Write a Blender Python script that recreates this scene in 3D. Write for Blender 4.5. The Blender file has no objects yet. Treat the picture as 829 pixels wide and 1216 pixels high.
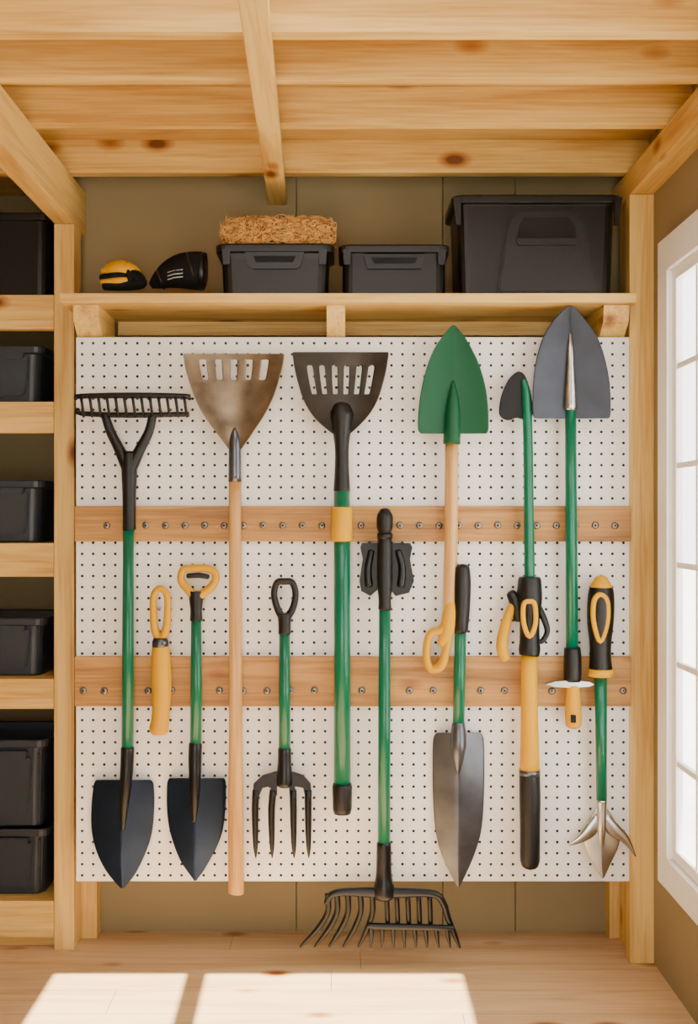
import bpy, bmesh, math, random
from mathutils import Vector, Matrix
random.seed(7)
F=1280.0; D0=3.2; H=1.3234; CX=405.0; CY=615.0
scn=bpy.context.scene
def X(px,Y=0): return (px-CX)*(D0+Y)/F
def Z(py,Y=0): return H+(CY-py)*(D0+Y)/F
def P(px,py,Y=0): return Vector((X(px,Y),Y,Z(py,Y)))
def S(v,Y=0): return v*(D0+Y)/F
def sr(r,g,b):
    f=lambda c:(c/255/12.92) if c/255<=0.04045 else ((c/255+0.055)/1.055)**2.4
    return (f(r),f(g),f(b),1)
# ---------------- materials
def newmat(name):
    m=bpy.data.materials.new(name); m.use_nodes=True
    nt=m.node_tree; b=nt.nodes['Principled BSDF']; return m,nt,b
def plain(name,col,rough=.5,metal=0,var=.08,nscale=30,bump=.0,spec=.5,coat=0):
    m,nt,b=newmat(name); N=nt.nodes; L=nt.links
    tc=N.new('ShaderNodeTexCoord'); no=N.new('ShaderNodeTexNoise'); no.inputs['Scale'].default_value=nscale; no.inputs['Detail'].default_value=5
    L.new(tc.outputs['Object'],no.inputs['Vector'])
    r=N.new('ShaderNodeValToRGB'); r.color_ramp.elements[0].position=.3; r.color_ramp.elements[1].position=.7
    r.color_ramp.elements[0].color=tuple(c*(1-var) for c in col[:3])+(1,)
    r.color_ramp.elements[1].color=tuple(min(1,c*(1+var)) for c in col[:3])+(1,)
    L.new(no.outputs['Fac'],r.inputs['Fac']); L.new(r.outputs['Color'],b.inputs['Base Color'])
    b.inputs['Roughness'].default_value=rough; b.inputs['Metallic'].default_value=metal
    b.inputs['Specular IOR Level'].default_value=spec; b.inputs['Coat Weight'].default_value=coat
    if bump>0:
        bu=N.new('ShaderNodeBump'); bu.inputs['Strength'].default_value=bump; bu.inputs['Distance'].default_value=.002
        n2=N.new('ShaderNodeTexNoise'); n2.inputs['Scale'].default_value=nscale*6
        L.new(tc.outputs['Object'],n2.inputs['Vector']); L.new(n2.outputs['Fac'],bu.inputs['Height']); L.new(bu.outputs['Normal'],b.inputs['Normal'])
    return m
def wood(name,axis,light,dark,knots=True,rough=.55,ring=1.0,planks=None):
    m,nt,b=newmat(name); N=nt.nodes; L=nt.links
    tc=N.new('ShaderNodeTexCoord'); oi=N.new('ShaderNodeObjectInfo')
    ad=N.new('ShaderNodeVectorMath'); ad.operation='ADD'
    mu=N.new('ShaderNodeMath'); mu.operation='MULTIPLY'; mu.inputs[1].default_value=37.0
    L.new(oi.outputs['Random'],mu.inputs[0]); L.new(tc.outputs['Object'],ad.inputs[0]); L.new(mu.outputs[0],ad.inputs[1])
    def mapped(al,ac):
        mp=N.new('ShaderNodeMapping'); s=[ac,ac,ac]; s[axis]=al; mp.inputs['Scale'].default_value=s
        L.new(ad.outputs[0],mp.inputs['Vector']); return mp.outputs['Vector']
    n1=N.new('ShaderNodeTexNoise'); n1.inputs['Scale'].default_value=1; n1.inputs['Detail'].default_value=4; n1.inputs['Distortion'].default_value=1.2
    L.new(mapped(1.3,16*ring),n1.inputs['Vector'])
    n2=N.new('ShaderNodeTexNoise'); n2.inputs['Scale'].default_value=1; n2.inputs['Detail'].default_value=5
    L.new(mapped(5,150),n2.inputs['Vector'])
    mx=N.new('ShaderNodeMix'); mx.data_type='FLOAT'; mx.inputs[0].default_value=.35
    L.new(n1.outputs['Fac'],mx.inputs[2]); L.new(n2.outputs['Fac'],mx.inputs[3])
    r=N.new('ShaderNodeValToRGB'); e=r.color_ramp.elements
    e[0].position=.34; e[0].color=dark; e[1].position=.58; e[1].color=light
    L.new(mx.outputs[0],r.inputs['Fac']); col=r.outputs['Color']
    if knots:
        v=N.new('ShaderNodeTexVoronoi'); v.inputs['Scale'].default_value=1
        L.new(mapped(3.2,6.5),v.inputs['Vector'])
        r2=N.new('ShaderNodeValToRGB'); e=r2.color_ramp.elements
        e[0].position=.07; e[0].color=(0.20,0.09,0.03,1); e[1].position=.19; e[1].color=(1,1,1,1)
        k=r2.color_ramp.elements.new(.11); k.color=(.58,.38,.22,1)
        L.new(v.outputs['Distance'],r2.inputs['Fac'])
        m2=N.new('ShaderNodeMix'); m2.data_type='RGBA'; m2.blend_type='MULTIPLY'; m2.inputs[0].default_value=1
        L.new(col,m2.inputs[6]); L.new(r2.outputs['Color'],m2.inputs[7]); col=m2.outputs[2]
    L.new(col,b.inputs['Base Color']); b.inputs['Roughness'].default_value=rough
    bu=N.new('ShaderNodeBump'); bu.inputs['Strength'].default_value=.25; bu.inputs['Distance'].default_value=.001
    L.new(n2.outputs['Fac'],bu.inputs['Height']); L.new(bu.outputs['Normal'],b.inputs['Normal'])
    return m
PL=sr(227,189,108); PD=sr(190,140,62)
pineX=wood('pine_x',0,PL,PD); pineY=wood('pine_y',1,PL,PD); pineZ=wood('pine_z',2,PL,PD)
ply=wood('plywood_ceiling',0,sr(208,164,86),sr(176,128,58),knots=False,ring=.4)
railW=wood('rail_wood',0,sr(186,136,68),sr(130,86,36))
floorW=wood('floor_wood',0,sr(220,184,138),sr(192,150,104),knots=True,rough=.5,ring=.6)
handleW=wood('handle_wood',2,sr(210,164,96),sr(168,118,56),knots=False,rough=.4)
wallM=plain('wall_paint',sr(144,128,92),.8,0,.05,3)
pegM=plain('pegboard_white',sr(234,231,225),.45,0,.02,5)
hollowM=plain('dark_backing',sr(84,77,66),.9)  # dark tone painted for shade inside pegboard holes; subfloor and sheathing reuse it
whiteM=plain('window_paint',sr(240,238,234),.4,0,.02)
green=plain('green_enamel',sr(0,98,70),.28,.0,.06,12,spec=.35,coat=.2)
greenP=plain('green_plastic',sr(0,74,42),.45,0,.05,12,bump=.15,spec=.3)
yellow=plain('yellow_plastic',sr(208,153,0),.45,0,.01,10,spec=.18)
black=plain('black_rubber',sr(9,9,10),.42,0,.1,60,bump=.3,spec=.4)
blackM=plain('black_metal',sr(13,15,19),.32,.3,.15,10)
navy=plain('blued_steel',sr(36,50,74),.27,.78,.25,8)
steelD=plain('dark_steel',sr(94,97,104),.3,.85,.3,9)
steelC=plain('charcoal_steel',sr(58,60,66),.34,.8,.2,9)
steel=plain('bright_steel',sr(190,190,190),.25,1,.1,20)
bronze=plain('worn_bronze_steel',sr(116,100,80),.33,.85,.5,12)
dkscoop=plain('dark_scoop_steel',sr(56,51,45),.36,.75,.35,14)
binM=plain('bin_plastic_black',sr(12,12,13),.38,0,.06,40,bump=.2,spec=.4)
binG=plain('bin_plastic_slate',sr(36,43,52),.4,0,.06,40,bump=.2)
coirM=plain('coir_fibre',sr(222,170,96),.9,0,.3,60)
coirB=plain('coir_fibre_dark',sr(150,98,44),.9,0,.4,60)
coirD=plain('coir_core',sr(88,54,24),.95,0,.4,80)
screwM=plain('zinc_screw',sr(128,122,116),.35,.9,.2,60)
holeShadeM=plain('recess_shade',sr(8,8,8),.9)  # near-black colour standing in for shade inside slots, sockets and holes
clothM=plain('black_fabric',sr(12,12,13),.8,0,.1,90,bump=.5,spec=.2)
labelM=plain('printed_label',sr(200,200,196),.6)
groundM=plain('outdoor_gravel',sr(200,200,196),.9,0,.1,4)
# ---------------- mesh helpers
def addobj(name,bm,mat,smooth=False,parent=None):
    me=bpy.data.meshes.new(name); bm.normal_update(); bm.to_mesh(me); bm.free()
    o=bpy.data.objects.new(name,me); scn.collection.objects.link(o)
    for m in (mat if isinstance(mat,(list,tuple)) else [mat]): me.materials.append(m)
    if smooth:
        for p in me.polygons: p.use_smooth=True
    if parent: o.parent=parent; o.matrix_parent_inverse=Matrix.Translation(-parent.location)
    return o
def empty(name,loc):
    e=bpy.data.objects.new(name,None); e.location=loc; e.empty_display_size=.05; scn.collection.objects.link(e); return e
def box(name,x0,x1,y0,y1,z0,z1,mat,bev=.003,parent=None):
    bm=bmesh.new(); bmesh.ops.create_cube(bm,size=1)
    for v in bm.verts:
        v.co=Vector(((x0+x1)/2+v.co.x*(x1-x0),(y0+y1)/2+v.co.y*(y1-y0),(z0+z1)/2+v.co.z*(z1-z0)))
    if bev>0: bmesh.ops.bevel(bm,geom=bm.edges[:],offset=bev,segments=2,affect='EDGES',profile=.7)
    return addobj(name,bm,mat,False,parent)
def cr(pts,n):
    if len(pts)<3 or n<=1: return [tuple(p) for p in pts]
    out=[]; q=[pts[0]]+list(pts)+[pts[-1]]
    for i in range(1,len(q)-2):
        for k in range(n):
            t=k/n
            out.append(tuple(.5*((2*b)+(-a+c)*t+(2*a-5*b+4*c-d)*t*t+(-a+3*b-3*c+d)*t**3) for a,b,c,d in zip(q[i-1],q[i],q[i+1],q[i+2])))
    out.append(tuple(pts[-1])); return out
def crc(pts,n):
    m=len(pts); out=[]
    for i in range(m):
        A,B,C,E=pts[(i-1)%m],pts[i],pts[(i+1)%m],pts[(i+2)%m]
        for k in range(n):
            t=k/n
            out.append(tuple(.5*((2*b)+(-a+c)*t+(2*a-5*b+4*c-d)*t*t+(-a+3*b-3*c+d)*t**3) for a,b,c,d in zip(A,B,C,E)))
    return out
def tubebm(bm,W,R,flat=1.0,seg=16,closed=False,cap=True,mi=0):
    n=len(W); rings=[]
    for i in range(n):
        if closed: t=(W[(i+1)%n]-W[i-1])
        else: t=W[min(i+1,n-1)]-W[max(i-1,0)]
        if t.length<1e-9: t=Vector((0,0,1))
        t.normalize()
        nrm=Vector((0,1,0))
        if abs(t.dot(nrm))>.95: nrm=Vector((0,0,1))
        s=t.cross(nrm).normalized(); u=s.cross(t).normalized()
        rings.append([bm.verts.new(W[i]+s*(R[i]*math.cos(a))+u*(R[i]*flat*math.sin(a))) for a in [2*math.pi*k/seg for k in range(seg)]])
    rng=range(n) if closed else range(n-1)
    for i in rng:
        a,b=rings[i],rings[(i+1)%n]
        for k in range(seg):
            f=bm.faces.new((a[k],a[(k+1)%seg],b[(k+1)%seg],b[k])); f.material_index=mi; f.smooth=True
    if not closed and cap:
        for rg in (rings[0][::-1],rings[-1]):
            try:
                f=bm.faces.new(rg); f.material_index=mi
            except: pass
def tube(name,pts,mat,parent,Y=-.042,n=1,flat=1.0,closed=False,round_=False,seg=18):
    q=[(p[0],p[1],p[2],(p[3] if len(p)>3 else Y)) for p in pts]
    if closed: q=crc(q,n)
    else: q=cr(q,n)
    if round_ and not closed:
        def capend(p,nx):
            dx,dy=p[0]-nx[0],p[1]-nx[1]; l=math.hypot(dx,dy) or 1; dx/=l;dy/=l
            return [(p[0]+dx*p[2]*k*.6,p[1]+dy*p[2]*k*.6,p[2]*math.sqrt(max(.0004,1-k*k)),p[3]) for k in (.99,.9,.7,.4)]
        q=capend(q[0],q[1])+q+capend(q[-1],q[-2])[::-1]
    W=[P(a,b,y) for a,b,r,y in q]; R=[S(abs(r),y) for a,b,r,y in q]
    bm=bmesh.new(); tubebm(bm,W,R,flat,seg,closed)
    bmesh.ops.recalc_face_normals(bm,faces=bm.faces[:])
    o=addobj(name,bm,mat,True,parent)
    if not closed:
        for p in o.data.polygons:
            if len(p.vertices)>4: p.use_smooth=False
    return o
def plate(name,pts,Y0,th,mat,parent,bev=1.0,smooth=0):
    if smooth: pts=crc(pts,smooth)
    bm=bmesh.new(); vs=[bm.verts.new(P(a,b,Y0)) for a,b in pts]
    f=bm.faces.new(vs); r=bmesh.ops.extrude_face_region(bm,geom=[f])
    for v in [g for g in r['geom'] if isinstance(g,bmesh.types.BMVert)]: v.co.y+=th
    bmesh.ops.recalc_face_normals(bm,faces=bm.faces[:])
    if bev>0:
        ed=[e for e in bm.edges if abs(e.verts[0].co.y-e.verts[1].co.y)<1e-6]
        try: bmesh.ops.bevel(bm,geom=ed,offset=S(bev),segments=2,affect='EDGES')
        except: pass
    return addobj(name,bm,mat,False,parent)
def blade(name,rows,Y0,dish,mat,parent,power=1.6,n=4,us=None,slots=None,slotrows=None,th=.0025,ridge=0,endY=0,sub=1,curve=None):
    rr=cr(rows,n) if n>1 else rows
    if slotrows:
        ys=sorted(set([round(r[0],2) for r in rr]+list(slotrows)))
        def at(y):
            for a,b in zip(rr,rr[1:]):
                if a[0]-1e-3<=y<=b[0]+1e-3:
                    t=(y-a[0])/max(1e-6,b[0]-a[0]); return tuple(a[k]+(b[k]-a[k])*t for k in range(3))
            return rr[-1]
        rr=[(y,)+tuple(at(y)[1:]) for y in ys]
        rr=[r for i,r in enumerate(rr) if i==0 or r[0]-rr[i-1][0]>1.0 or r[0] in slotrows]
    us=us or [(-1+2*k/20) for k in range(21)]
    bm=bmesh.new(); G=[]; n_=len(rr)
    wmax=max(r[2]-r[1] for r in rr)
    for i,(py,l,r) in enumerate(rr):
        row=[]; t=i/(n_-1); wf=(r-l)/wmax
        for u in us:
            y=Y0+dish*(abs(u)**power)*wf + ridge*math.exp(-(u/.12)**2)
            if curve: y+=curve(t)
            px=(l+r)/2+u*(r-l)/2
            row.append(bm.verts.new(P(px,py,y)))
        G.append(row)
    for i in range(n_-1):
        for j in range(len(us)-1):
            if slots and slotrows:
                um=(us[j]+us[j+1])/2; ym=(rr[i][0]+rr[i+1][0])/2
                if slotrows[0]<ym<slotrows[1] and any(a<um<b for a,b in slots): continue
            bm.faces.new((G[i][j],G[i][j+1],G[i+1][j+1],G[i+1][j]))
    bmesh.ops.recalc_face_normals(bm,faces=bm.faces[:])
    o=addobj(name,bm,mat,True,parent)
    s=o.modifiers.new('sol','SOLIDIFY'); s.thickness=th; s.offset=0
    if sub:
        s=o.modifiers.new('sub','SUBSURF'); s.levels=sub; s.render_levels=sub
    return o
# ---------------- room shell
YW=.25; ZC=H+1.141; XL=-1.35; XR=.93; YF=-4.3
JB=H+1.041
bm=bmesh.new()
yy=YF
while yy<.70:
    y1=min(yy+.142,.70)
    xs=[XL-.05, random.uniform(-.9,.6), XR+.02]
    for a,b in zip(xs,xs[1:]):
        c=bmesh.ops.create_cube(bm,size=1)['verts']
        for v in c: v.co=Vector(((a+b)/2+v.co.x*(b-a-.0016),(yy+y1)/2+v.co.y*(y1-yy-.0026),-.015+v.co.z*.03))
    yy=y1
addobj('floor',bm,floorW)
box('floor_subfloor',XL-.1,XR+.1,YF,.72,-.08,-.031,hollowM,0)
wb=empty('wall_back',(0,YW,0))
seams=[-.879,X(352,YW),X(526,YW),X(612,YW),.98]
for i,(a,b) in enumerate(zip(seams,seams[1:])):
    box('wall_panel_%d'%(i+1),a+.0012,b-.0012,YW,YW+.03,0,ZC,wallM,.002,wb)
box('wall_sheathing',-.879,.98,YW+.031,YW+.05,0,ZC,hollowM,0,wb)
box('wall_alcove_back',XL,-.85,.62,.66,0,ZC,wallM,0)
box('wall_alcove_side',-.879,-.85,YW+.052,.62,0,ZC,wallM,0)
box('wall_left',XL-.05,XL,YF,.66,0,ZC,wallM,0)
wf=empty('added_wall_front',(0,YF,1)); dx0,dx1,dz1=-1.0,.70,2.15  # unseen wall with doorway, added behind the camera to cut frontal fill light
box('added_wall_front_left',XL,dx0,YF-.06,YF,0,ZC,wallM,0,wf)
box('added_wall_front_right',dx1,XR,YF-.06,YF,0,ZC,wallM,0,wf)
box('added_wall_front_header',dx0,dx1,YF-.06,YF,dz1,ZC,wallM,0,wf)
wy1=-.135; wy0=-1.45; wz0=H-1.03; wz1=H+.78; tr=.085
wr=empty('wall_right',(XR,-1,1)); wt=.012
iy0,iy1,iz0,iz1=wy0+tr,wy1-tr,wz0+tr,wz1-tr*1.1
box('wall_lower',XR,XR+wt,YF,YW+.05,0,iz0,wallM,0,wr)
box('wall_upper',XR,XR+wt,YF,YW+.05,iz1,ZC,wallM,0,wr)
box('wall_pier_a',XR,XR+wt,iy1,YW+.05,iz0,iz1,wallM,0,wr)
box('wall_pier_b',XR,XR+wt,YF,iy0,iz0,iz1,wallM,0,wr)
wn=empty('window_1',(XR,(wy0+wy1)/2,(wz0+wz1)/2))
xt0=XR-.03
box('casing_top',xt0,XR+.0,wy0,wy1,iz1,wz1,whiteM,.004,wn)
box('casing_bottom',xt0,XR+.0,wy0,wy1,wz0,iz0,whiteM,.004,wn)
box('casing_a',xt0,XR+.0,iy1,wy1,iz0,iz1,whiteM,.004,wn)
box('casing_b',xt0,XR+.0,wy0,iy0,iz0,iz1,whiteM,.004,wn)
s0,s1=XR-.014,XR+.006; sw=.032
box('sash_top',s0,s1,iy0,iy1,iz1-sw,iz1,whiteM,.003,wn)
box('sash_bottom',s0,s1,iy0,iy1,iz0,iz0+sw,whiteM,.003,wn)
box('sash_a',s0,s1,iy1-sw,iy1,iz0+sw,iz1-sw,whiteM,.003,wn)
box('sash_b',s0,s1,iy0,iy0+sw,iz0+sw,iz1-sw,whiteM,.003,wn)
for i in range(1,6):
    zz=iz0+(iz1-iz0)*i/6
    box('muntin_h%d'%i,s0+.003,s1-.003,iy0,iy1,zz-.008,zz+.008,whiteM,.002,wn)
for i in range(1,6):
    yq=iy0+(iy1-iy0)*i/6
    box('muntin_v%d'%i,s0+.004,s1-.004,yq-.007,yq+.007,iz0,iz1,whiteM,.002,wn)
gm=bpy.data.materials.new('window_glass'); gm.use_nodes=True; nt=gm.node_tree; nt.nodes.clear()
o_=nt.nodes.new('ShaderNodeOutputMaterial'); mx=nt.nodes.new('ShaderNodeMixShader'); t_=nt.nodes.new('ShaderNodeBsdfTransparent'); g_=nt.nodes.new('ShaderNodeBsdfGlossy')
g_.inputs['Roughness'].default_value=.02; mx.inputs[0].default_value=.06
nt.links.new(t_.outputs[0],mx.inputs[1]); nt.links.new(g_.outputs[0],mx.inputs[2]); nt.links.new(mx.outputs[0],o_.inputs[0])
box('glass_pane',XR-.005,XR-.003,iy0,iy1,iz0,iz1,gm,0,wn)
sx0,sx1,sy0,sy1=-.57,.61,-2.2,-1.06  # unseen skylight hole, added and sized to throw the floor sun patches
ce=empty('ceiling',(0,-1.5,ZC))
EV=.21  # eave overhang added to hold back sun through the side window
box('deck_back',XL,XR+EV,sy1,.66,ZC,ZC+.02,ply,0,ce)
box('deck_front',XL,XR+EV,YF,sy0,ZC,ZC+.02,ply,0,ce)
box('deck_left',XL,sx0,sy0,sy1,ZC,ZC+.02,ply,0,ce)
box('deck_right',sx1,XR+EV,sy0,sy1,ZC,ZC+.02,ply,0,ce)
for i,d in enumerate([3.25,2.847,2.548,2.309]):
    yj=d-D0
    box('ceiling_joist' if i==0 else 'ceiling_joist.%03d'%i,XL,.93,yj,yj+.04,JB,ZC,pineX,.003)
LX0,LX1=-.879,-.817; LBZ=H+.902
box('beam_left',LX0,LX1,-2.6,YW,LBZ,JB-.001,pineY,.004)
box('beam_right',.86,.93,-2.6,YW,H+.962,JB-.001,pineY,.004)
bm=bmesh.new(); vs=[]
def cxm(yv):
    t=(yv-(-1.12))/(YW+1.12); return -.171+(-.2035+.171)*t
for yv in (YW,-2.6):
    c=cxm(yv)
    for dx,zz in ((-.029,H+1.0),(.029,H+1.0),(.029,JB-.001),(-.029,JB-.001)): vs.append(bm.verts.new((c+dx,yv,zz)))
bm.faces.new(vs[0:4]); bm.faces.new(vs[4:8][::-1])
for k in range(4): bm.faces.new((vs[k],vs[4+k],vs[4+(k+1)%4],vs[(k+1)%4]))
bmesh.ops.recalc_face_normals(bm,faces=bm.faces[:]); bmesh.ops.bevel(bm,geom=bm.edges[:],offset=.003,segments=2,affect='EDGES')
addobj('beam_centre',bm,pineY)
yu=.10
box('post_left',LX0,LX1,yu,yu+.045,0,LBZ-.001,pineZ,.004)
box('post_left_inner',LX0+.02,LX1,yu+.046,.188,0,LBZ-.001,pineZ,.003)
box('post_right',.857,.93,0,.045,0,H+.961,pineZ,.004)
box('post_right_inner',.875,.93,.046,.188,0,H+.961,pineZ,.003)
for i,(a,b) in enumerate([(350,391),(477,514),(645,685),(806,842),(1070,1113)]):
    sh=empty('alcove_shelf' if i==0 else 'alcove_shelf.%03d'%i,(-1.1,yu,Z(a,yu)))
    z1=Z(a,yu); z0=Z(b,yu)
    box('fascia',XL,LX0-.001,yu,yu+.035,z0,z1,pineX,.003,sh)
    box('board',XL,LX0-.001,yu+.036,.619,z1-.022,z1,pineX,.001,sh)
box('alcove_plinth',XL,LX0-.001,yu+.04,yu+.06,0,Z(1113,yu)-.001,pineX,.002)
# ---------------- pegboard
x0,x1=X(91),X(747); z0,z1=Z(1046),Z(401); nc,nr=50,49
bm=bmesh.new(); dx=(x1-x0)/nc; dz=(z1-z0)/nr; r=.0043; th=.006
corner=[[bm.verts.new((x0+i*dx,0,z0+j*dz)) for j in range(nr+1)] for i in range(nc+1)]
hm=[[bm.verts.new((x0+(i+.5)*dx,0,z0+j*dz)) for j in range(nr+1)] for i in range(nc)]
vm=[[bm.verts.new((x0+i*dx,0,z0+(j+.5)*dz)) for j in range(nr)] for i in range(nc+1)]
for i in range(nc):
    for j in range(nr):
        out=[corner[i][j],hm[i][j],corner[i+1][j],vm[i+1][j],corner[i+1][j+1],hm[i][j+1],corner[i][j+1],vm[i][j]]
        c=Vector((x0+(i+.5)*dx,0,z0+(j+.5)*dz)); inn=[];bk=[]
        for k in range(8):
            a=math.radians(-135+45*k); d=Vector((math.cos(a)*r,0,math.sin(a)*r))
            inn.append(bm.verts.new(c+d)); bk.append(bm.verts.new(c+d+Vector((0,th,0))))
        for k in range(8):
            q=(k+1)%8
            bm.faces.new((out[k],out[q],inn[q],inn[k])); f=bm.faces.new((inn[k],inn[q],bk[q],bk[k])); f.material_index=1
pg=empty('pegboard',((x0+x1)/2,0,(z0+z1)/2))
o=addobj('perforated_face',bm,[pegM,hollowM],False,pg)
for n_,a in (('edge_l',(x0-.001,x0,z0,z1)),('edge_r',(x1,x1+.001,z0,z1)),('edge_t',(x0,x1,z1,z1+.001)),('edge_b',(x0,x1,z0-.001,z0))):
    box(n_,a[0],a[1],0,.03,a[2],a[3],pegM,0,pg)
box('hole_shade_backing',x0,x1,.03,.034,z0,z1,hollowM,0,pg)  # added dark sheet, its colour stands in for shade in the holes
for i,(a,b) in enumerate([(89,115),(724,748)]):
    box('stud_%d'%(i+1),X(a,.19),X(b,.19),.19,YW-.001,0,H+.60,pineZ,.003,pg)
    box('stud_spacer_%d'%(i+1),X(a+5,.05),X(b-5,.05),.034,.189,Z(900),Z(560),pineZ,.003,pg)
def rail(nm,ya,yb,ys,xs):
    e=empty(nm,(0,-.01,Z(ya)))
    box('plank',x0-.002,x1+.002,-.018,-.0005,Z(yb,-.018),Z(ya,-.018),railW,.003,e)
    bm=bmesh.new()
    for px in xs:
        c=P(px,ys+random.uniform(-.6,.6),-.018)
        tubebm(bm,[c+Vector((0,.001,0)),c+Vector((0,-.003,0)),c+Vector((0,-.005,0)),c+Vector((0,-.0058,0))],[.0105,.0105,.008,.004],1,14)
    addobj('screws',bm,screwM,True,e)
    bm=bmesh.new()
    for px in xs:
        c=P(px+random.uniform(-.3,.3),ys,-.018)
        tubebm(bm,[c+Vector((0,-.0057,0)),c+Vector((0,-.0062,0))],[.0036,.0034],1,6)
    addobj('screw_socket_shade',bm,holeShadeM,False,e)  # dark hexagons on the heads, socket shade as colour
rail('peg_rail',601,643,624,[127+k*23.2 for k in range(27)])
rail('peg_rail.001',780,839,820,[99,124,149]+[176+k*28.2 for k in range(21)])
# ---------------- top shelf
ts=empty('wall_shelf',(0,.05,Z(350)))
sf=-.08; szt=Z(348,sf); szb=Z(359,sf)
box('board',LX1+.001,.856,sf,YW-.001,szb,szt,pineX,.003,ts)
for i,(a,b) in enumerate([(88,118),(388,410),(716,746)]):
    bm=bmesh.new(); vs=[]
    for x in (X(a,-.03),X(b,-.03)):
        for yv,zz in ((-.045,szb-.001),(.188,szb-.001),(.188,Z(405)),(.03,Z(399)),(.012,Z(399)),(-.035,Z(385))):
            vs.append(bm.verts.new((x,yv,max(zz,z1+.004) if yv<.1 else zz)))
    bm.faces.new(vs[:6]); bm.faces.new(vs[6:][::-1])
    for k in range(6): bm.faces.new((vs[k],vs[6+k],vs[6+(k+1)%6],vs[(k+1)%6]))
    bmesh.ops.recalc_face_normals(bm,faces=bm.faces[:])
    addobj('bracket_%d'%(i+1),bm,pineY,False,ts)
box('cleat',X(122),X(712),YW-.03,YW-.002,szb-.045,szb-.001,pineX,.002,ts)
# ---------------- bins
def rrect(cx,cy,hw,hd,r,z,seg=4):
    out=[]
    for qx,qy,a0 in ((1,1,0),(-1,1,90),(-1,-1,180),(1,-1,270)):
        for k in range(seg+1):
            a=math.radians(a0+90*k/seg); out.append(Vector((cx+qx*(hw-r)+r*math.cos(a),cy+qy*(hd-r)+r*math.sin(a),z)))
    return out
def loft(bm,rings,capb=True,capt=True):
    R=[[bm.verts.new(v) for v in r] for r in rings]; n=len(R[0])
    for a,b in zip(R,R[1:]):
        for k in range(n): bm.faces.new((a[k],a[(k+1)%n],b[(k+1)%n],b[k]))
    if capb: bm.faces.new(R[0][::-1])
    if capt: bm.faces.new(R[-1])
def storage_bin(nm,xa,xb,yt,yb,Yf,dep,mat,zbase,lid=False,tp=None):
    a,b=X(xa,Yf),X(xb,Yf); w=b-a; zt=Z(yt,Yf); h=zt-zbase; cx=(a+b)/2; cy=Yf+dep/2; hw=w/2; hd=dep/2
    e=empty(nm,(cx,cy,zbase)); bm=bmesh.new(); r=min(.03,w*.1)
    lp=min(.016,h*.14); tp=tp or (.88 if not lid else .93)
    def ring(fr,z,rr=r): return rrect(cx,cy,hw-fr,hd-fr,rr,z)
    k=w*(1-tp)/2
    rings=[ring(k+.004,zbase),ring(k,zbase+.004),ring(k*.35+.008,zt-lp*1.6),ring(.008,zt-lp*1.6+.001) if not lid else ring(k*.3+.006,zt-lp*1.5),ring(0.001,zt-lp*1.4),ring(0,zt-lp*.3),ring(.002,zt)]
    if lid:
        rings+= [ring(.012,zt),ring(.016,zt-.004),ring(.03,zt-.004),ring(.036,zt+.0)]
        loft(bm,rings)
    else:
        rings+= [ring(.009,zt),ring(.012,zt-.004),ring(k+.006,zbase+.008)]
        loft(bm,rings)
    o=addobj('tub',bm,mat,False,e)
    bv=o.modifiers.new('b','BEVEL'); bv.width=.0015; bv.segments=2; bv.limit_method='ANGLE'
    return e,(a,b,cx,zbase,zt,Yf,k,h,w)
def slant_plate(nm,pts,info,off,th,mat,e,bev=.001):
    a,b,cx,zb,zt,Yf,k,h,w=info
    bm=bmesh.new(); vs=[]
    for u,v in pts:
        y=Yf+ (k)*(1-v)+ .006*v - off
        vs.append(bm.verts.new((cx+u*w/2,y,zb+v*h)))
    f=bm.faces.new(vs); r=bmesh.ops.extrude_face_region(bm,geom=[f])
    for v in [g for g in r['geom'] if isinstance(g,bmesh.types.BMVert)]: v.co.y+=th
    bmesh.ops.recalc_face_normals(bm,faces=bm.faces[:])
    bmesh.ops.bevel(bm,geom=bm.edges[:],offset=bev,segments=2,affect='EDGES')
    return addobj(nm,bm,mat,False,e)
e,inf=storage_bin('storage_bin',255,397,289,343,-.055,.20,binM,szt+.0005)
slant_plate('front_grip',[(-.50,.84),(.50,.84),(.44,.58),(.38,.52),(-.38,.52),(-.44,.58)],inf,.006,.008,binM,e)
slant_plate('grip_slot_shade',[(-.36,.76),(.36,.76),(.31,.64),(-.31,.64)],inf,.0072,.003,holeShadeM,e,.0004)  # raised black plate painted as the shade of a slot
slant_plate('latch_l',[(-.88,.9),(-.74,.9),(-.75,.6),(-.86,.6)],inf,.008,.011,binM,e)
slant_plate('latch_r',[(.88,.9),(.74,.9),(.75,.6),(.86,.6)],inf,.008,.011,binM,e)
e,inf=storage_bin('storage_bin.001',402,535,290,343,-.055,.20,binM,szt+.0005,lid=True)
slant_plate('front_grip',[(-.56,.80),(.56,.80),(.48,.52),(-.48,.52)],inf,.006,.008,binM,e)
slant_plate('grip_slot_shade',[(-.42,.74),(.42,.74),(.36,.62),(-.36,.62)],inf,.0072,.003,holeShadeM,e,.0004)  # slot shade painted as a raised black plate, nothing cut out
slant_plate('latch_l',[(-.92,.9),(-.78,.9),(-.79,.6),(-.9,.6)],inf,.008,.011,binM,e)
slant_plate('latch_r',[(.92,.9),(.78,.9),(.79,.6),(.9,.6)],inf,.008,.011,binM,e)
e,inf=storage_bin('lidded_tote',537,740,231,344,-.06,.26,binM,szt+.0005,lid=True,tp=.90)
arch=[(-.46,.02),(-.41,.35),(-.36,.62),(-.30,.76),(-.20,.82),(-.10,.84),(.34,.84),(.46,.80),(.54,.70),(.60,.5),(.66,.22),(.70,.02)]
slant_plate('front_panel',arch,inf,.012,.018,binM,e,.005)
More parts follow.
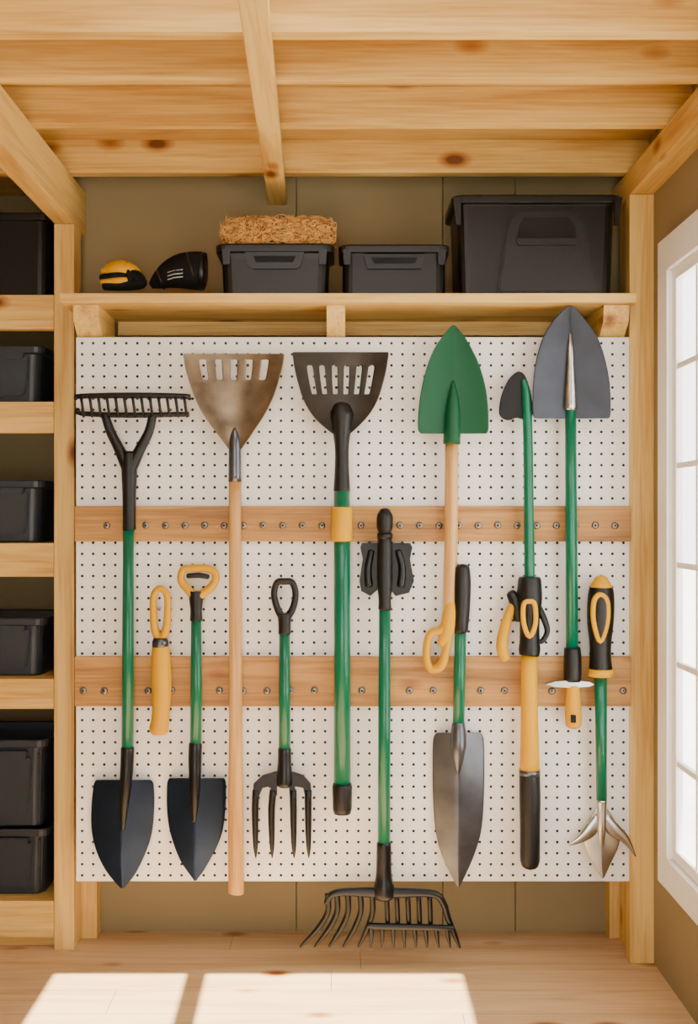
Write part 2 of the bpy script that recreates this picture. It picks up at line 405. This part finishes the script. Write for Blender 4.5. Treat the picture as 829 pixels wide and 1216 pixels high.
slant_plate('handle_recess_shade',[(-.24,.56),(-.22,.68),(-.16,.77),(.36,.77),(.44,.68),(.46,.56)],inf,.0135,.003,holeShadeM,e,.0006)  # black plate on the panel, recess shade done as colour
slant_plate('handle_lip',[(-.26,.56),(.48,.56),(.45,.49),(-.23,.49)],inf,.022,.012,binM,e,.002)
slant_plate('lid_clip_l',[(-.99,.97),(-.9,.97),(-.9,.70),(-.95,.70)],inf,.012,.014,binM,e,.001)
slant_plate('lid_clip_r',[(.99,.97),(.9,.97),(.9,.70),(.95,.70)],inf,.012,.014,binM,e,.001)
def alc(nm,xa,xb,yt,yb,mat,zb=None,lid=False):
    Yf=.135; zb=Z(yb,yu)+.0005 if zb is None else zb
    e,inf=storage_bin(nm,xa,xb,yt,yb,Yf,.32,mat,zb,lid)
    if not lid:
        slant_plate('label_holder',[(-.1,.80),(.72,.80),(.66,.22),(.60,.12),(0,.12),(-.06,.22)],inf,.008,.012,mat,e,.003)
        slant_plate('grip',[(0,.88),(.66,.88),(.62,.76),(.04,.76)],inf,.016,.018,mat,e,.003)
        slant_plate('rib_l',[(-.84,.84),(-.80,.84),(-.76,.06),(-.80,.06)],inf,.004,.007,mat,e,.001)
        slant_plate('rib_r',[(.86,.84),(.82,.84),(.78,.06),(.82,.06)],inf,.004,.007,mat,e,.001)
    return inf
alc('alcove_bin',-88,60,252,350,binM,lid=True)
alc('alcove_bin.001',-82,52,410,477,binG)
alc('alcove_bin.002',-82,52,570,645,binG)
alc('alcove_bin.003',-82,54,734,806,binG)
alc('alcove_bin.004',-84,58,985,1070,binG)
alc('alcove_bin.005',-84,56,879,983,binG,zb=Z(985,.135)+.002)
# coir block: soft core wrapped in curly fibres
e=empty('coir_brick',(X(330,-.04),.03,Z(272,-.04)))
zb=Z(289,-.055)+.003; a,b=X(265,-.05),X(395,-.05); zt=Z(258,-.05)
def corepos(c,ex=0):
    rx=1-.10*(abs(c.z*2)**2.5); k=1-.25*(abs(c.x*2)**8)
    return Vector(((a+b)/2+c.x*(b-a+ex)*rx,.035+c.y*(.13+ex)*(1-.15*abs(c.z*2)**3),(zb+zt)/2+c.z*(zt-zb+ex)*k))
bm=bmesh.new(); bmesh.ops.create_cube(bm,size=1); bmesh.ops.subdivide_edges(bm,edges=bm.edges[:],cuts=9,use_grid_fill=True)
for v in bm.verts:
    v.co=corepos(v.co.copy())+Vector((random.uniform(-.002,.002),random.uniform(-.002,.002),random.uniform(-.002,.002)))
addobj('core',bm,coirD,True,e)
bm=bmesh.new()
for i in range(1900):
    face=random.choice('ffffttlr')
    u,v=random.uniform(-.5,.5),random.uniform(-.5,.5)
    if face=='f': c=Vector((u,-.5,v)); nn=Vector((0,-1,0))
    elif face=='t': c=Vector((u,v,.5)); nn=Vector((0,0,1))
    else: c=Vector((-.5 if face=='l' else .5,u,v)); nn=Vector((c.x*2,0,0))
    c=corepos(c)
    d=Vector((random.uniform(-1,1),random.uniform(-1,1),random.uniform(-.40,.40))); d-=nn*d.dot(nn)
    d.normalize(); s_=d.cross(nn); L=random.uniform(.02,.06); cv=random.uniform(-.016,.016); lf=random.uniform(.0,.011)
    pts=[]
    for q in range(6):
        t=q/5-.5
        p=c+d*(L*t)+s_*(cv*(1-4*t*t))+nn*(lf*(1-3.2*t*t)+.001+random.uniform(0,.0015))
        p.z=max(p.z,zb); p.z=min(p.z,zt+.014); p.x=min(max(p.x,a-.011),b+.011); pts.append(p)
    rr=random.uniform(.0006,.0013)
    tubebm(bm,pts,[rr*.7,rr,rr,rr,rr,rr*.6],1,4,cap=False,mi=0 if random.random()<.72 else 1)
addobj('fibres',bm,[coirM,coirB],False,e)
# work gloves (folded pair) + tapered bag
e=empty('work_gloves',(X(145,-.02),0,szt))
tube('palm',[(162,332,9,-.0),(156,327,13,-.0),(144,324,14.5,-.0),(133,326,12.5,-.0),(126,331,8,-.0)],yellow,e,n=3,flat=1.7,round_=True)
tube('lower_glove',[(166,339,5,-.01),(158,338,6.5,-.03),(140,339,6,-.04),(124,340,4.5,-.045)],clothM,e,n=3,flat=1.5,round_=True)
tube('cuff',[(158,330,11.5,-.004),(164,333,10,-.004),(169,337,7,-.004)],clothM,e,n=2,flat=1.8,round_=True)
for i,(xa_,ya_,xb_,yb_,yv) in enumerate([(140,320,122,322,-.044),(139,327,120,329.5,-.052),(140,333.5,121,335.5,-.056)]):
    tube('finger_%d'%(i+1),[(xa_+14,ya_-1,3.6,yv+.01),(xa_,ya_,4.2,yv),(xb_,yb_,3.6,yv+.008)],clothM if i==1 else yellow,e,n=4,round_=True)
tube('knuckle_band',[(150,312,2,-.034),(152,322,2.6,-.050),(153,333,2.6,-.052)],clothM,e,n=4,round_=True)
e=empty('rolled_work_bag',(X(212,-.02),0,szt))
tube('roll',[(179,340,3.5),(186,335,9),(200,327,16),(217,322,21),(235,321.5,22.5),(240,322,22)],clothM,e,Y=.0,n=3)
tube('end_cap',[(239,322,22.8),(243.5,322.5,22),(245,322.6,17)],blackM,e,Y=.0,n=2)
for i,(cx_,cy_,rr_) in enumerate([(191,331.5,12.4),(229,321.4,22.3)]):
    tube('strap_%d'%(i+1),[(cx_-1.5,cy_+.5,rr_),(cx_,cy_,rr_+.6),(cx_+1.5,cy_-.5,rr_)],blackM,e,Y=.0)
for i in range(4):
    yy_=315+i*4.2
    tube('print_line_%d'%(i+1),[(199,yy_+4.4,.55,-.041+.001*abs(i-2)),(207,yy_+2,.55,-.047+.001*abs(i-2)),(217,yy_+1,.5,-.0535+.001*abs(i-2))],labelM,e,seg=6)
# ---------------- tools
def T(nm,px,py,hy=None,hx=None,hY=-.042):
    e=empty(nm,P(px,py,-.04))
    hx=hx if hx is not None else px
    if hy is not None:
        bm=bmesh.new(); c=P(hx,hy,0)
        tubebm(bm,[Vector((c.x,-.0005,c.z)),Vector((c.x,hY+.004,c.z))],[.0035,.0035],1,10)
        addobj('hanger_pin',bm,steel,True,e)
    return e
# 1 rake/shovel combo
e=T('rake_headed_shovel',152,760,580)
tube('rake_bar',[(91,473,3.0),(96,470.5,3.2),(155,469.5,3.6),(219,470.5,3.2),(224,473,3)],blackM,e,Y=-.06,n=3,round_=True)
tube('rake_back_bar',[(93,486,2.6),(97,491,3),(155,493,3.4),(218,492,3),(224,492,3)],blackM,e,Y=-.045,n=3,round_=True)
for i in range(13):
    px=96+i*10.2; tube('tine_%d'%(i+1),[(px,470,1.9,-.062),(px+1.5,480,1.8,-.07),(px+3.5,495,1.6,-.05)],blackM,e,n=3,seg=8,round_=True)
tube('yoke_l',[(125,494,5.2),(131,512,5.6),(142,534,6.5),(152,556,8)],black,e,n=4,round_=True)
tube('yoke_r',[(181,494,5.2),(177,512,5.6),(166,534,6.5),(155,556,8)],black,e,n=4,round_=True)
tube('upper_socket',[(153.5,536,8),(153.5,556,9.5),(153.5,585,8.2),(153.5,618,7.6),(153.5,629,8.2)],black,e,n=3)
tube('pole',[(152.5,627,6.4),(152,760,7),(151.5,892,7.2)],green,e)
tube('lower_socket',[(151.5,889,8.2),(151,905,8),(149.5,928,7.4,-.046),(147,955,6,-.046),(146,985,2.5,-.042)],blackM,e,n=3,round_=True)
sh1=[(926,114,179),(929,112,182),(936,110.5,183),(955,108.5,183.5),(980,108,182),(1000,111,178),(1020,118,170),(1036,127,162),(1048,137,153),(1055,144,147)]
blade('shovel_blade',sh1,-.038,.026,navy,e,1.2,3)
# 2 yellow hand grip
e=T('yellow_tool_grip',190,785,722,190.5)
YG=-.052
tube('loop',[(190,699,4),(198,706,4),(199,725,4.2),(197,748,4.8),(190.5,758,5),(184,748,4.8),(182,725,4.2),(183,706,4)],yellow,e,n=5,closed=True,flat=1.3,Y=YG)
tube('collar',[(190.5,757,8),(190.5,762,10),(190.5,768,10)],steelD,e,Y=YG)
tube('body',[(190.5,766,9.5),(191,775,11),(191.5,800,12),(192,825,11.5),(191,845,10.5),(190,858,11),(188.5,866,11.5)],yellow,e,n=3,round_=True,Y=YG)
tube('toe',[(193,862,8),(186,866,8),(182,868,6)],yellow,e,n=2,round_=True,Y=YG)
# 3 small shovel
e=T('d_handle_shovel',233,850,760)
tube('d_grip',[(217,677,4.2),(226,675,4.4),(245,675,4.4),(255,680,4.6),(255,691,4.6),(245,702,5),(233,708,6),(224,701,5),(215,690,4.2)],yellow,e,n=5,closed=True,flat=1.2)
tube('grip_insert',[(223,684,3),(236,683,3.2),(247,685,3)],black,e,n=2,round_=True)
tube('neck',[(233,702,9),(233,712,8.5),(233,725,7),(233,737,7.6)],black,e,n=3)
tube('pole',[(233,735,6.2),(233,810,6.8),(232.5,888,7)],green,e)
tube('socket',[(232,884,8),(231.5,905,8),(231.5,922,7.2,-.046),(231,950,5.5,-.046),(231,975,2.4,-.042)],blackM,e,n=3,round_=True)
blade('shovel_blade',[(924,201,266),(927,199,268),(935,198,268.5),(960,198,268),(985,201,265),(1005,207,258),(1022,214,249),(1034,222,242),(1042,228,236),(1046,231,233)],-.038,.026,navy,e,1.2,3)
# 4 bronze slotted scoop with wooden handle
e=T('slotted_scoop_shovel',279,740,590)
def slotset(cs,hw):
    sl=[(c-hw,c+hw) for c in cs]; us=sorted(set([-1,-.9,1,.9]+[round(v,4) for s in sl for v in s]+[round((s[0]+s[1])/2,4) for s in sl]+[round((cs[i]+cs[i+1])/2,4) for i in range(len(cs)-1)]))
    return sl,us
sl,us=slotset([-.62,-.31,0,.31,.62],.062)
blade('scoop_blade',[(420,217,338),(426,218,337.5),(438,220,335.5),(452,224,331.5),(472,231,325),(492,241,315),(510,254,303),(522,263,295),(534,272,286)],-.048,-.028,bronze,e,2,3,us=us,slots=sl,slotrows=[427,451],sub=2)
tube('ferrule',[(279,508,3),(279,522,7),(279,540,7.5),(279,572,8)],steelD,e,n=3)
tube('wood_handle',[(279,570,7.4),(279.5,700,7.6),(280,850,8),(280,960,9),(280.5,1050,9.3),(280.5,1060,8.6)],handleW,e,n=3)
# 5 small fork
e=T('garden_fork',338,850,770)
tube('d_grip',[(329,692,4),(338,690.5,4.2),(347,692,4),(351,706,4),(347,724,4.2),(338,734,5),(330,724,4.2),(325.5,706,4)],black,e,n=5,closed=True,flat=1.2)
tube('neck',[(338,728,9),(338,740,7.5),(338,753,7.5)],black,e,n=3)
tube('pole',[(338,751,6.4),(338,820,6.8),(338,894,7)],green,e)
tube('socket',[(338,890,8),(338,905,8),(338,920,9.5),(338,930,10)],blackM,e,n=3,round_=True)
plate('shoulder',[(312,921),(330,916),(345,916),(360,921),(369,931),(370,945),(362,945),(360,936),(350,934),(352,945),(344,945),(343,934),(329,934),(329,945),(320,945),(322,934),(312,936),(308,945),(300,945),(301,931)],-.05,.014,blackM,e,1)
for i,(a,b) in enumerate([(304,303),(324.5,322.5),(348,348.5),(366,366)]):
    tube('tine_%d'%(i+1),[(a,938,4.2),(b,960,4.2),(b+.3,990,3.6),(b+.6,1008,2.6),(b+.8,1019,.6)],blackM,e,Y=-.044,n=2,seg=10)
# 6 dark slotted scoop with green pole
Y6=-.050
e=T('slotted_spade',406,700,560)
sl,us=slotset([-.66,-.40,-.13,.13,.40,.66],.056)
blade('scoop_blade',[(418,347,462),(424,347.5,461.5),(440,350,459),(456,354,455),(472,359,450),(486,366,443),(498,375,434),(508,386,424),(515,395,416),(519,401,411)],-.048,-.024,dkscoop,e,2,3,us=us,slots=sl,slotrows=[434,468],sub=2)
tube('socket',[(406,484,11,-.055),(406,492,14,-.053),(406,505,12),(406,530,8.5),(406,555,8.5),(406,582,10)],black,e,n=4,round_=True,Y=Y6)
tube('pole',[(406,578,9.6),(406.5,760,9.8),(406.5,935,10)],green,e,Y=Y6)
tube('yellow_sleeve',[(406,602,11.5),(406,604,12.6),(406,641,12.6),(406,643,11.5)],yellow,e,Y=-.053)
tube('end_cap',[(406.5,930,10.8),(406.5,934,11.8),(406.5,960,11.4),(406.5,966,10)],black,e,Y=Y6)
# 7 long rake
e=T('bow_rake',457,860,750,457,-.06)
tube('top_grip',[(457,607,6.5),(457,613,9.5),(457,626,9.5),(457,634,7),(457,645,8.5),(457,690,9),(457,712,7.5),(457,722,8)],black,e,n=3,round_=True,Y=-.062)
tube('collar',[(457,633,9.2),(457,640,9.2)],blackM,e,Y=-.062)
plate('clip_block',[(430,645),(487,645),(490,650),(487,664),(492,690),(486,704),(470,708),(463,700),(449,700),(440,708),(429,702),(427,690),(431,664),(428,650)],-.045,.020,black,e,1.5)
tube('clip_arm_l',[(441,655,4),(437,675,4.5),(438,695,5)],blackM,e,Y=-.048,n=3,round_=True)
tube('clip_arm_r',[(473,655,4),(478,675,4.5),(476,695,5)],blackM,e,Y=-.048,n=3,round_=True)
tube('pole',[(457,718,7,-.06),(456.5,860,7.4,-.055),(456,1005,7.6,-.055)],green,e)
Yr=-.055
tube('socket',[(456,1002,8.8),(456,1020,9),(456,1040,9.5),(456,1052,12),(456,1062,13)],blackM,e,Y=Yr,n=3,round_=True)
tube('bow',[(388,1072,3.6),(394,1062,4.4),(415,1059,5),(456,1060,6.5),(500,1060,5),(519,1063,4.4),(526,1072,4)],blackM,e,Y=Yr,n=4,round_=True)
for i,(a,b) in enumerate([(389,357),(400,374),(413,391),(428,408),(442,426)]):
    tube('tine_l%d'%(i+1),[(a,1062,3.6),(a+.5,1082,3.4),((a*.65+b*.35),1102,3.2),(b,1124,1.6)],blackM,e,Y=Yr-.004*i*.2,n=5,seg=10,round_=True)
for i,a in enumerate([459,471,484,497,510]):
    tube('tine_r%d'%(i+1),[(a,1062,3),(a+1,1080,3),(a+1.5,1100,3)],blackM,e,Y=Yr,n=2,seg=10)
tube('outer_curve',[(522,1064,4),(528,1076,4),(532,1090,3.8),(540,1110,3.2),(546,1125,1.6)],blackM,e,Y=Yr,n=4,round_=True)
tube('lower_bar',[(437,1099,3.2),(450,1100,3.8),(500,1101,3.8),(538,1102,3.2)],blackM,e,Y=Yr-.012,n=2,round_=True)
for i in range(8):
    a=441+i*12.8
    tube('tooth_%d'%(i+1),[(a,1101,2.8),(a+1.0+i*.25-1,1112,2.6),(a-1+i*.7,1125,1.2)],blackM,e,Y=Yr-.012,n=2,seg=8,round_=True)
# 8 green spade
e=T('green_garden_spade',537,590,560,536)
blade('spade_blade',[(386,537,540),(390,533,544),(400,525,552),(415,515,561),(435,507,570),(460,500.5,577),(485,497,580),(505,496,580.5),(512,497,580),(515,500,578)],-.05,-.024,greenP,e,1.4,3)
tube('socket',[(538,452,1.5,-.05),(538,470,6),(537.5,490,9),(537,510,10),(536.5,527,10.4)],greenP,e,Y=-.052,n=3)
tube('wood_handle',[(536.5,522,8),(536,600,8),(535,680,8),(534,738,8),(533,744,7)],handleW,e,n=2)
tube('hook_loop',[(534,736,5),(533,755,5),(529,775,5.2),(524,790,6),(513,795,5),(507,785,4.6),(507,765,4.6),(512,752,4.6),(524,748,5.5)],yellow,e,n=5,closed=True,flat=1.3,Y=-.045)
tube('hook_neck',[(535,705,4),(535,725,8.6),(531,750,9),(524,765,5)],yellow,e,n=3,round_=True,Y=-.046)
# 9 trowel
e=T('garden_trowel',545,860,770,546)
tube('grip',[(549,675,9),(549,690,10.4),(548.5,720,10),(547,748,9)],black,e,n=3,round_=True,Y=-.048)
tube('pole',[(547,745,7,-.046),(546,800,7),(544.5,864,7)],green,e)
tube('socket',[(544.5,860,8),(544.5,880,9.5,-.048),(544,900,7,-.048),(544,918,2,-.040)],steelD,e,n=3,round_=True)
blade('trowel_blade',[(870,519,570),(873,516,573),(882,514,575),(920,513.5,575.5),(955,514.5,574.5),(985,517,572),(1008,522,566),(1028,530,558),(1043,538,551),(1053,543.5,546)],-.036,.026,steelD,e,1.3,3)
# 10 edger with clamp
e=T('telescopic_edger',628,740,580,628,-.052)
plate('edger_blade',[(593,492),(595,472),(602,454),(610,444),(618,441),(625,448),(631,468),(633,492),(626,499),(614,496),(603,499)],-.05,.008,blackM,e,1.5,smooth=3)
tube('pole',[(622,452,3),(625,470,5),(627,520,5.8),(628,600,6),(629,688,6.4)],green,e,n=3,round_=True,Y=-.056)
tube('clamp_body',[(629,685,12),(629,690,14),(629,712,15),(629,735,12),(629,760,12),(629,770,13),(628.5,778,12)],black,e,n=3,Y=-.058)
tube('clamp_window',[(622,718,3),(629,714,3),(635,718,3),(636,740,3),(629,756,3),(622,740,3)],yellow,e,n=4,closed=True,Y=-.093,flat=.8)
tube('trigger',[(640,722,4,-.06),(646,735,4,-.06),(650,750,3.4,-.06),(643,762,3,-.06),(637,758,2.6,-.06)],black,e,n=4,round_=True)
tube('lever',[(612,714,5),(605,728,5.5),(599,748,6.5),(596,768,7),(600,782,6)],yellow,e,n=4,round_=True,Y=-.05)
tube('lever_joint',[(607,705,6),(613,716,8),(616,735,6)],black,e,n=3,round_=True,Y=-.048)
tube('yellow_tube',[(628.5,776,9.6),(628.5,830,10),(629,880,11),(629,916,12)],yellow,e,n=2,Y=-.054)
tube('band',[(629,914,12.8),(629,920,12.8)],steelD,e,Y=-.054)
tube('grip',[(629,919,12.4),(629.5,950,12.6),(629.5,990,12),(629.5,1018,12),(629.5,1026,10.5)],black,e,n=3,round_=True,Y=-.054)
# 11 steel spade
e=T('steel_digging_spade',678,600,570,678,-.05)
blade('spade_blade',[(363,676,680),(368,669,686),(378,659,694),(392,649,705),(410,641,714),(435,635,721),(460,632.5,725),(485,632,725.5),(494,633,725),(497,635,723)],-.05,-.024,steelC,e,1.3,3)
tube('neck_ridge',[(677,396,1.4,-.05),(677.5,415,4),(677.5,445,6),(677.5,470,8),(677.5,484,8.6)],steel,e,n=3,Y=-.054,round_=True)
tube('pole',[(677.5,478,6.6),(678.5,620,7),(679.5,772,7.4)],green,e,Y=-.05)
tube('grip',[(679.5,769,9.5),(680,780,10.5),(680,800,10.5),(680,809,10)],black,e,n=2,Y=-.05)
plate('guard',[(648,813),(660,809.5),(680,808),(700,810),(706,813),(700,815.5),(680,817),(660,816)],-.066,.03,steel,e,.6)
tube('yellow_end',[(680.5,816,8),(680.5,828,8.5),(681,848,10),(681,860,9.5)],yellow,e,n=3,round_=True,Y=-.05)
tube('hang_hole_shade',[(681,849,3.2,-.074),(681,858,3.2,-.074)],holeShadeM,e,flat=.5,seg=12)  # black spot on the surface, shade of a hole painted on
# 12 hand cultivator
YC=-.062
e=T('hand_cultivator',714,860,745,713,-.05)
tube('handle',[(714,692,10),(714,700,14.5),(713.5,718,16),(713,740,15.5),(713,762,13),(713,780,12.6),(713.5,796,14)],black,e,n=3,round_=True,Y=YC)
tube('yellow_inlay',[(713,706,3.2,YC-.032),(721,714,3.2,YC-.033),(721.5,738,3,YC-.033),(713,762,2.8,YC-.028),(705,738,3,YC-.033),(705.5,714,3.2,YC-.033)],yellow,e,n=5,closed=True,flat=1.0)
tube('yellow_cap',[(714,688,8),(714,692,11),(714,697,13.4)],yellow,e,Y=YC-.0005,n=2,round_=True)
tube('yellow_collar',[(713.5,794,15),(713.5,803,15)],yellow,e,Y=YC)
tube('pole',[(713.5,800,7.4,YC),(714,880,6.8,-.055),(714.5,952,6.2,-.045)],green,e)
tube('ferrule',[(714.5,950,6.4,-.045),(714.5,962,5.5,-.045),(714.5,985,5,-.046),(715,1005,2)],steel,e,n=3,round_=True)
blade('centre_leaf',[(960,708,721),(972,700,729),(986,694,735),(1000,694,736),(1012,698,732),(1026,705,725),(1037,711,720),(1043,715,716.5)],-.036,.012,steel,e,1.4,3)
tube('prong_l',[(712,970,6),(702,985,8),(690,996,5),(675,1004,.7)],steel,e,n=4,flat=.4,Y=-.04)
tube('prong_r',[(718,970,6),(729,985,8),(743,997,5),(755,1017,.7)],steel,e,n=4,flat=.4,Y=-.04)
# ---------------- outdoors, light
box('ground_outside',-30,30,-30,30,-.3,-.1,groundM,0)
w=bpy.data.worlds.new('World'); scn.world=w; w.use_nodes=True; bg=w.node_tree.nodes['Background']
bg.inputs['Color'].default_value=(1.0,.985,.955,1); bg.inputs['Strength'].default_value=5.4
sd=bpy.data.lights.new('sun','SUN'); sd.energy=30; sd.angle=.009; sd.color=(1,.93,.80)
so=bpy.data.objects.new('sun',sd); scn.collection.objects.link(so)
d=Vector((-.105,.40,-1)).normalized(); so.rotation_euler=d.to_track_quat('-Z','Y').to_euler(); so.location=(0,-2,5)
cd=bpy.data.cameras.new('camera'); cam=bpy.data.objects.new('camera',cd); scn.collection.objects.link(cam)
cam.location=(0,-D0,H); cam.rotation_euler=(math.pi/2,0,0)
cd.sensor_fit='VERTICAL'; cd.sensor_height=36; cd.lens=36*F/1216; cd.shift_x=9.5/1216; cd.shift_y=7/1216
cd.clip_start=.05
scn.camera=cam
